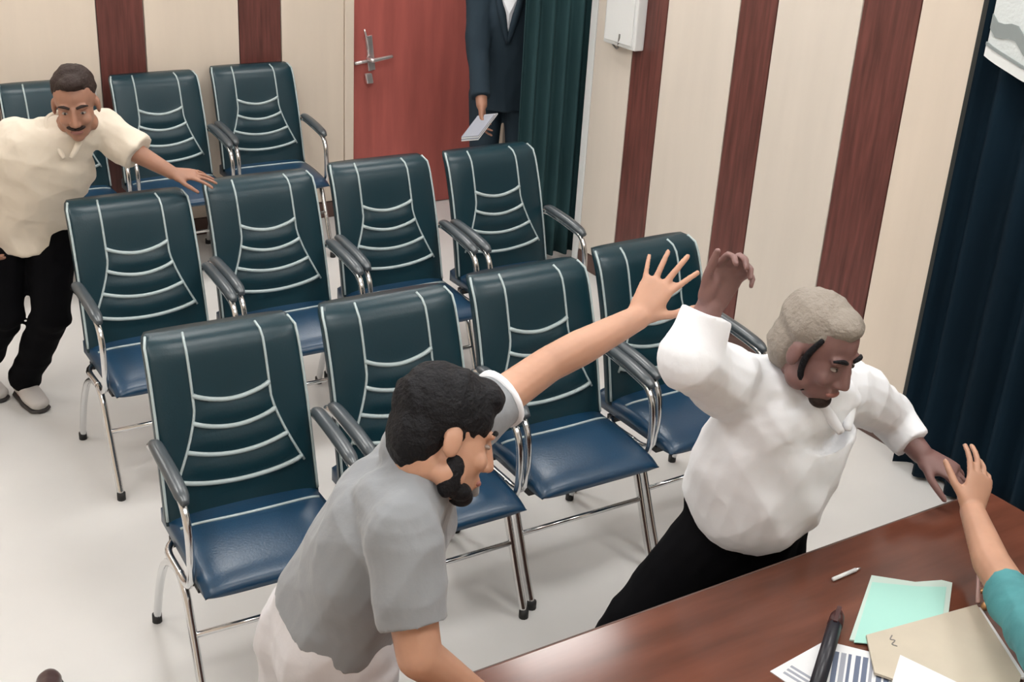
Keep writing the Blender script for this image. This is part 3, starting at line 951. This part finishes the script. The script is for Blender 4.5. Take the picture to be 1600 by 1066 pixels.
sb.limb([chest + V(0.05, 0.07, 0.03), shL], [0.085, 0.074])
sb.tube([shL, shL.lerp(elL, 0.30), shL.lerp(elL, 0.55)], [0.072, 0.070, 0.066], 20)
sb.limb([shL, neck + V(0.02, 0.04, -0.045), neck + V(-0.045, -0.03, -0.03), shR], [0.07, 0.072, 0.072, 0.07])
sb.ball(neck - f * 0.045 + V(0, 0, -0.015), 0.06)
finish(p, 'polo_shirt', sb, 'greyshirt', 0.006, 4, (0.012, 22, 11))
cl = MB()
for q in (-1, 1):
    cl.tube([neck - f * 0.068 + V(0, 0, 0.05), neck + s * q * 0.070 + V(0, 0, 0.028) - f * 0.015, neck + s * q * 0.052 + f * 0.062 + V(0, 0, -0.012), neck + s * q * 0.012 + f * 0.095 - V(0, 0, 0.055)], [0.016, 0.018, 0.017, 0.010], 10, sub=5)
local_to(obj('collar', cl, 'greyshirt', smooth=True), p)
local_to(obj('sleeve_cuff', MB().tube([shL.lerp(elL, 0.525), shL.lerp(elL, 0.565)], 0.069, 22), 'whiteshirt', smooth=True), p)
tb = MB()
tb.loft([pel + V(0, 0, 0.075), pel, pel + V(0, 0, -0.10)], latH, [(0.160, 0.122), (0.172, 0.135), (0.16, 0.130)], sub=4)
for hp, kn, an in ((hpL, knL, anL), (hpR, knR, anR)):
    tb.limb([hp, kn], [0.105, 0.080])
    tb.tube([hp, kn, an + V(0, 0, -0.02)], [0.103, 0.080, 0.066], 18)
finish(p, 'trousers', tb, 'whitetrouser', 0.007, 4, (0.010, 26, 13))
shoe(p, anL, toL, 'brownshoe')
shoe(p, anR, toR, 'brownshoe')

# --- man in the white shirt ------------------------------------------------------------
p = thing('person', 'person in a loose white shirt and black trousers with one arm raised', 'person', (2.05, 2.0, 0))
pel, belly, chest, neck, headC = V(2.085, 2.00, 0.745), V(2.072, 1.94, 0.915), V(2.080, 1.89, 1.100), V(2.105, 1.85, 1.195), V(2.050, 1.785, 1.300) - CR * 0.022 + CU * 0.016
shR, elR, wrR = V(1.895, 1.93, 1.190), V(1.665, 1.83, 1.350), V(1.715, 1.84, 1.452)
shL, elL, wrL = V(2.280, 1.92, 1.105), V(2.555, 1.98, 0.93), V(2.565, 1.86, 0.872)
lat = V(-1, 0.05, 0)
f, u, s = head_frame(CR * 0.55 - CU * 0.60 - CF * 0.55, CU * 0.95 - CF * 0.35 + CR * 0.1)
b = MB()
k = 0.97
add_head(b, headC, f, u, s, k)
b.cap(headC - u * 0.05 - f * 0.03, 0.056, neck - V(0, 0, 0.02), 0.062)
b.loft([pel, belly, chest, neck - V(0, 0, 0.02)], lat, [(0.13, 0.09), (0.12, 0.09), (0.12, 0.07), (0.055, 0.05)])
b.limb([shR, elR, wrR], [0.054, 0.042, 0.030]).limb([shL, elL, wrL], [0.054, 0.042, 0.030])
add_hand(b, wrR, V(0.42, -0.02, 0.85), V(0.3, 0.75, 0.1), 1, 1.05, curl=(0.65, 0.7, 0.75, 0.8), spread=0.06, thumb=(0.5, 0.3))
add_hand(b, wrL, V(0.35, -0.75, -0.22), V(-0.2, 0.2, 0.9), 1, 1.05, curl=(0.35, 0.4, 0.4, 0.45), spread=0.08)
hpR, hpL = pel + V(-0.09, 0.0, -0.05), pel + V(0.09, 0.0, -0.05)
knR, anR, toR = V(1.82, 2.06, 0.46), V(1.62, 2.16, 0.085), V(1.60, 2.03, 0)
knL, anL, toL = V(2.16, 1.93, 0.42), V(2.18, 2.06, 0.085), V(2.22, 1.93, 0)
b.limb([hpL, knL, anL], [0.085, 0.055, 0.038]).limb([hpR, knR, anR], [0.085, 0.055, 0.038])
add_foot(b, anL, toL)
add_foot(b, anR, toR)
finish(p, 'body', b, 'skin_dark', 0.005, 3)
face_parts(p, headC, f, u, s, k, 'hair', None, 'hairbrown', False)
hb = MB()
PP = lambda a, bb, d, c=headC: c + k * (s * a + f * bb + u * d)
hb.ell(PP(0, -0.030, 0.046), s * 0.082, f * 0.098, u * 0.082).ell(PP(0, -0.062, -0.02), s * 0.080, f * 0.062, u * 0.085)
hb.ell(PP(0, 0.030, 0.092), s * 0.052, f * 0.046, u * 0.032)
finish(p, 'hair', hb, 'hairgrey', 0.006, 3, (0.004, 70, 17))
for q in (-1, 1):
    local_to(obj('sideburn', MB().tube([PP(q * 0.070, 0.036, 0.062), PP(q * 0.0735, 0.022, 0.01), PP(q * 0.066, 0.022, -0.04), PP(q * 0.050, 0.040, -0.085)], [0.006, 0.008, 0.008, 0.006], 8, sub=4), 'hair', smooth=True), p)
sb = MB()
sb.loft([pel + V(0.0, -0.005, 0.05), pel.lerp(belly, 0.6), belly, belly.lerp(chest, 0.5), chest, neck + V(0, 0, -0.055), neck + V(0, 0, -0.005)], lat, [(0.182, 0.160), (0.202, 0.172), (0.208, 0.165), (0.200, 0.150), (0.192, 0.130), (0.135, 0.09), (0.075, 0.07)])
sb.limb([chest + V(-0.08, 0.02, 0.05), shR], [0.10, 0.085])
sb.limb([shR, shR.lerp(elR, 0.5), elR], [0.085, 0.082, 0.072])
sb.tube([elR, elR.lerp(wrR, 0.5), elR.lerp(wrR, 0.92)], [0.070, 0.062, 0.058], 20)
sb.ball(elR, 0.072)
sb.limb([chest + V(0.08, 0.02, 0.03), shL], [0.10, 0.085])
sb.limb([shL, elL], [0.085, 0.068])
sb.tube([elL, elL.lerp(wrL, 0.75)], [0.066, 0.052], 20)
sb.limb([shL, neck + V(0.04, 0.02, -0.05), neck + V(-0.04, 0.02, -0.05), shR], [0.075, 0.075, 0.075, 0.075])
finish(p, 'shirt', sb, 'whiteshirt', 0.006, 4, (0.012, 20, 19))
cl = MB()
for q in (-1, 1):
    cl.tube([neck - f * 0.068 + V(0, 0, 0.045), neck + s * q * 0.072 + V(0, 0, 0.022) - f * 0.01, neck + s * q * 0.052 + f * 0.062 + V(0, 0, -0.015), neck + s * q * 0.012 + f * 0.10 - V(0, 0, 0.065)], [0.016, 0.018, 0.017, 0.010], 10, sub=5)
local_to(obj('collar', cl, 'whiteshirt', smooth=True), p)
tb = MB()
tb.loft([pel + V(0, 0, 0.11), pel + V(0, 0, -0.12)], lat, [(0.165, 0.14), (0.172, 0.135)], sub=4)
for hp, kn, an in ((hpL, knL, anL), (hpR, knR, anR)):
    tb.limb([hp, kn], [0.108, 0.084])
    tb.tube([hp, kn, an + V(0, 0, -0.02)], [0.106, 0.084, 0.072], 18)
    tb.ball(kn, 0.085)
finish(p, 'trousers', tb, 'black', 0.008, 4, (0.009, 22, 23))
shoe(p, anL, toL, 'brownshoe')
shoe(p, anR, toR, 'brownshoe')

# --- person behind the desk, mostly out of the frame: raised forearm with a teal sleeve ---
p = thing('person', 'person in a teal sleeve whose forearm rises over the desk at the right edge', 'person', (2.45, 0.62, 0))
wr, mid, slv, el = V(2.441, 1.59, 0.877), V(2.301, 1.42, 0.874), V(2.232, 1.33, 0.875), V(2.03, 1.05, 0.925)
shA, shB = V(2.24, 0.80, 1.28), V(2.62, 0.55, 1.30)
pel, waist, chest, neck, headC = V(2.42, 0.52, 0.90), V(2.42, 0.55, 1.05), V(2.42, 0.66, 1.27), V(2.44, 0.70, 1.42), V(2.46, 0.74, 1.55)
lat = V(-0.83, 0.5, 0)
f, u, s = head_frame(V(0.15, 0.95, -0.3), V(0, 0.2, 1))
b = MB()
add_head(b, headC, f, u, s)
b.cap(headC - u * 0.055 - f * 0.02, 0.055, neck - V(0, 0, 0.03), 0.062)
b.loft([pel, waist, chest, neck - V(0, 0, 0.02)], lat, [(0.15, 0.10), (0.14, 0.10), (0.16, 0.10), (0.08, 0.07)])
b.limb([shA, el, mid, wr], [0.052, 0.046, 0.043, 0.031])
add_hand(b, wr, CU * 0.85 + CR * 0.30 + CF * 0.25, -CF + CR * 0.3, -1, 1.0, curl=(0.20, 0.25, 0.35, 0.45), spread=0.10, thumb=(0.8, 0.5))
elB, wrB = V(2.78, 0.70, 1.04), V(2.72, 0.92, 0.98)
b.limb([shB, elB, wrB], [0.052, 0.043, 0.030])
add_hand(b, wrB, V(-0.2, 0.8, -0.2), V(0, 0.2, 1), 1, 1.0)
hpA, hpB = pel + V(-0.09, 0.03, -0.05), pel + V(0.09, -0.03, -0.05)
knA, anA, toA = V(2.33, 0.62, 0.48), V(2.33, 0.55, 0.085), V(2.33, 0.70, 0)
knB, anB, toB = V(2.53, 0.58, 0.48), V(2.54, 0.50, 0.085), V(2.56, 0.65, 0)
b.limb([hpA, knA, anA], [0.085, 0.055, 0.038]).limb([hpB, knB, anB], [0.085, 0.055, 0.038])
add_foot(b, anA, toA)
add_foot(b, anB, toB)
finish(p, 'body', b, 'skin_light', 0.005, 3)
face_parts(p, headC, f, u, s, 1.0, 'hair')
PP = lambda a, bb, d, c=headC: c + (s * a + f * bb + u * d)
finish(p, 'hair', MB().ell(PP(0, -0.022, 0.050), s * 0.083, f * 0.100, u * 0.086).ell(PP(0, -0.06, -0.005), s * 0.071, f * 0.055, u * 0.078), 'hair', 0.007, 3)
sb = MB()
sb.loft([pel + V(0, 0, -0.10), pel, waist, chest, neck + V(0, 0, -0.06), neck + V(0, 0, -0.005)], lat, [(0.18, 0.135), (0.18, 0.135), (0.175, 0.13), (0.19, 0.13), (0.135, 0.09), (0.072, 0.068)])
sb.limb([chest + V(-0.06, 0.04, 0.03), shA, shA.lerp(el, 0.5), el], [0.09, 0.08, 0.074, 0.066])
sb.tube([el, el.lerp(slv, 0.5), slv], [0.064, 0.058, 0.052], 20)
sb.limb([chest + V(0.06, -0.04, 0.03), shB, elB], [0.09, 0.08, 0.068])
sb.tube([elB, elB.lerp(wrB, 0.7)], [0.064, 0.055], 18)
finish(p, 'tunic', sb, 'teal', 0.007, 4, (0.010, 26, 29))
tb = MB()
tb.loft([pel + V(0, 0, 0.03), pel + V(0, 0, -0.12)], lat, [(0.16, 0.12), (0.16, 0.12)], sub=4)
for hp, kn, an in ((hpA, knA, anA), (hpB, knB, anB)):
    tb.limb([hp, kn], [0.10, 0.078])
    tb.tube([hp, kn, an + V(0, 0, -0.02)], [0.10, 0.078, 0.068], 18)
finish(p, 'trousers', tb, 'black', 0.009, 4)
shoe(p, anA, toA, 'brownshoe')
shoe(p, anB, toB, 'brownshoe')

# --- person in a dark suit by the door, head above the frame ------------------------------
p = thing('person', 'person in a dark suit with a white shirt front standing at the door', 'person', (3.68, 5.80, 0))
pel, waist, chest, neck, headC = V(3.69, 5.82, 0.90), V(3.69, 5.81, 1.03), V(3.68, 5.80, 1.26), V(3.68, 5.79, 1.45), V(3.675, 5.76, 1.57)
lat = V(-0.85, 0.5, 0)
fw = V(-0.5, -0.86, 0)
f, u, s = head_frame(fw, V(0, 0, 1))
shA, elA, wrA = V(3.535, 5.86, 1.37), V(3.465, 5.74, 1.10), V(3.40, 5.57, 0.87)
shB, elB, wrB = V(3.85, 5.70, 1.37), V(3.91, 5.66, 1.09), V(3.86, 5.54, 0.88)
b = MB()
add_head(b, headC, f, u, s)
b.cap(headC - u * 0.055 - f * 0.02, 0.055, neck - V(0, 0, 0.03), 0.062)
b.loft([pel, waist, chest, neck - V(0, 0, 0.02)], lat, [(0.15, 0.10), (0.14, 0.10), (0.16, 0.10), (0.08, 0.07)])
b.limb([shA, elA, wrA], [0.052, 0.043, 0.030]).limb([shB, elB, wrB], [0.052, 0.043, 0.030])
add_hand(b, wrA, V(-0.25, -0.45, -0.75), V(-0.7, 0.4, 0), 1, 1.0, curl=(0.35, 0.35, 0.4, 0.45))
add_hand(b, wrB, V(-0.1, -0.3, -0.9), V(0.8, -0.2, 0), -1, 1.0, curl=(0.35, 0.35, 0.4, 0.45))
hpA, hpB = pel + V(-0.08, 0.05, -0.05), pel + V(0.08, -0.05, -0.05)
knA, anA, toA = V(3.58, 5.82, 0.48), V(3.60, 5.90, 0.085), V(3.54, 5.79, 0)
knB, anB, toB = V(3.76, 5.72, 0.48), V(3.79, 5.78, 0.085), V(3.72, 5.66, 0)
b.limb([hpA, knA, anA], [0.085, 0.055, 0.038]).limb([hpB, knB, anB], [0.085, 0.055, 0.038])
add_foot(b, anA, toA)
add_foot(b, anB, toB)
finish(p, 'body', b, 'skin_mid', 0.006, 3)
face_parts(p, headC, f, u, s, 1.0, 'hair')
PP = lambda a, bb, d, c=headC: c + (s * a + f * bb + u * d)
finish(p, 'hair', MB().ell(PP(0, -0.022, 0.050), s * 0.083, f * 0.100, u * 0.086).ell(PP(0, -0.06, -0.005), s * 0.071, f * 0.055, u * 0.078), 'hair', 0.007, 3)
sb = MB()
sb.loft([pel + V(0, 0, -0.12), pel, waist, chest, neck + V(0, 0, -0.06), neck + V(0, 0, -0.02)], lat, [(0.19, 0.14), (0.185, 0.14), (0.175, 0.13), (0.195, 0.13), (0.135, 0.09), (0.078, 0.072)])
for shp, e_, w_ in ((shA, elA, wrA), (shB, elB, wrB)):
    sb.limb([shp, e_], [0.078, 0.064])
    sb.tube([shp, e_, e_.lerp(w_, 0.85)], [0.076, 0.064, 0.054], 18)
finish(p, 'jacket', sb, 'suit', 0.008, 4, (0.007, 22, 31))
n0 = Vector((fw.x, fw.y, 0)).normalized()
l0 = Vector((-n0.y, n0.x, 0))
base = chest + n0 * 0.118
shf = MB().add([base + V(0, 0, -0.09) + n0 * 0.012, base + V(0, 0, 0.16) + l0 * 0.055 - n0 * 0.03, base + V(0, 0, 0.16) - l0 * 0.055 - n0 * 0.03, base + V(0, 0, 0.05) + n0 * 0.016,
                base + V(0, 0, -0.08) - n0 * 0.05, base + V(0, 0, 0.15) + l0 * 0.05 - n0 * 0.08, base + V(0, 0, 0.15) - l0 * 0.05 - n0 * 0.08],
               [(0, 3, 1), (0, 2, 3), (1, 3, 2), (4, 5, 6), (0, 1, 5, 4), (0, 4, 6, 2), (1, 2, 6, 5)])
local_to(obj('shirt_front', shf, 'whiteshirt'), p)
for q in (-1, 1):
    local_to(obj('lapel', MB().tube([base + V(0, 0, -0.10) + n0 * 0.016, base + l0 * q * 0.040 + V(0, 0, 0.05) + n0 * 0.010, base + l0 * q * 0.07 + V(0, 0, 0.17) - n0 * 0.03], [0.012, 0.020, 0.014], 10, sub=4), 'suit', smooth=True), p)
tb = MB()
tb.loft([pel + V(0, 0, 0.03), pel + V(0, 0, -0.12)], lat, [(0.16, 0.12), (0.16, 0.12)], sub=4)
for hp, kn, an in ((hpA, knA, anA), (hpB, knB, anB)):
    tb.limb([hp, kn], [0.10, 0.078])
    tb.tube([hp, kn, an + V(0, 0, -0.02)], [0.10, 0.078, 0.068], 18)
finish(p, 'trousers', tb, 'suit', 0.009, 4)
shoe(p, anA, toA, 'brownshoe')
shoe(p, anB, toB, 'brownshoe')

# folded grey papers in that hand
np_ = thing('newspaper', 'grey folded papers hanging from the hand of the suited person', 'papers', (3.32, 5.50, 0.70))
for k in range(4):
    c0 = V(3.345, 5.49, 0.775 - 0.004 * k)
    a_ = V(-0.075, -0.03, -0.055)
    b_ = V(0.03, -0.035, 0.01)
    n_ = a_.cross(b_).normalized()
    local_to(obj('sheet', MB().obox(c0 + n_ * 0.009 * k, a_ * (1 - 0.06 * k), b_, n_ * 0.0025), 'inkpale' if k % 2 else 'paper', bevel=0.0008), np_)
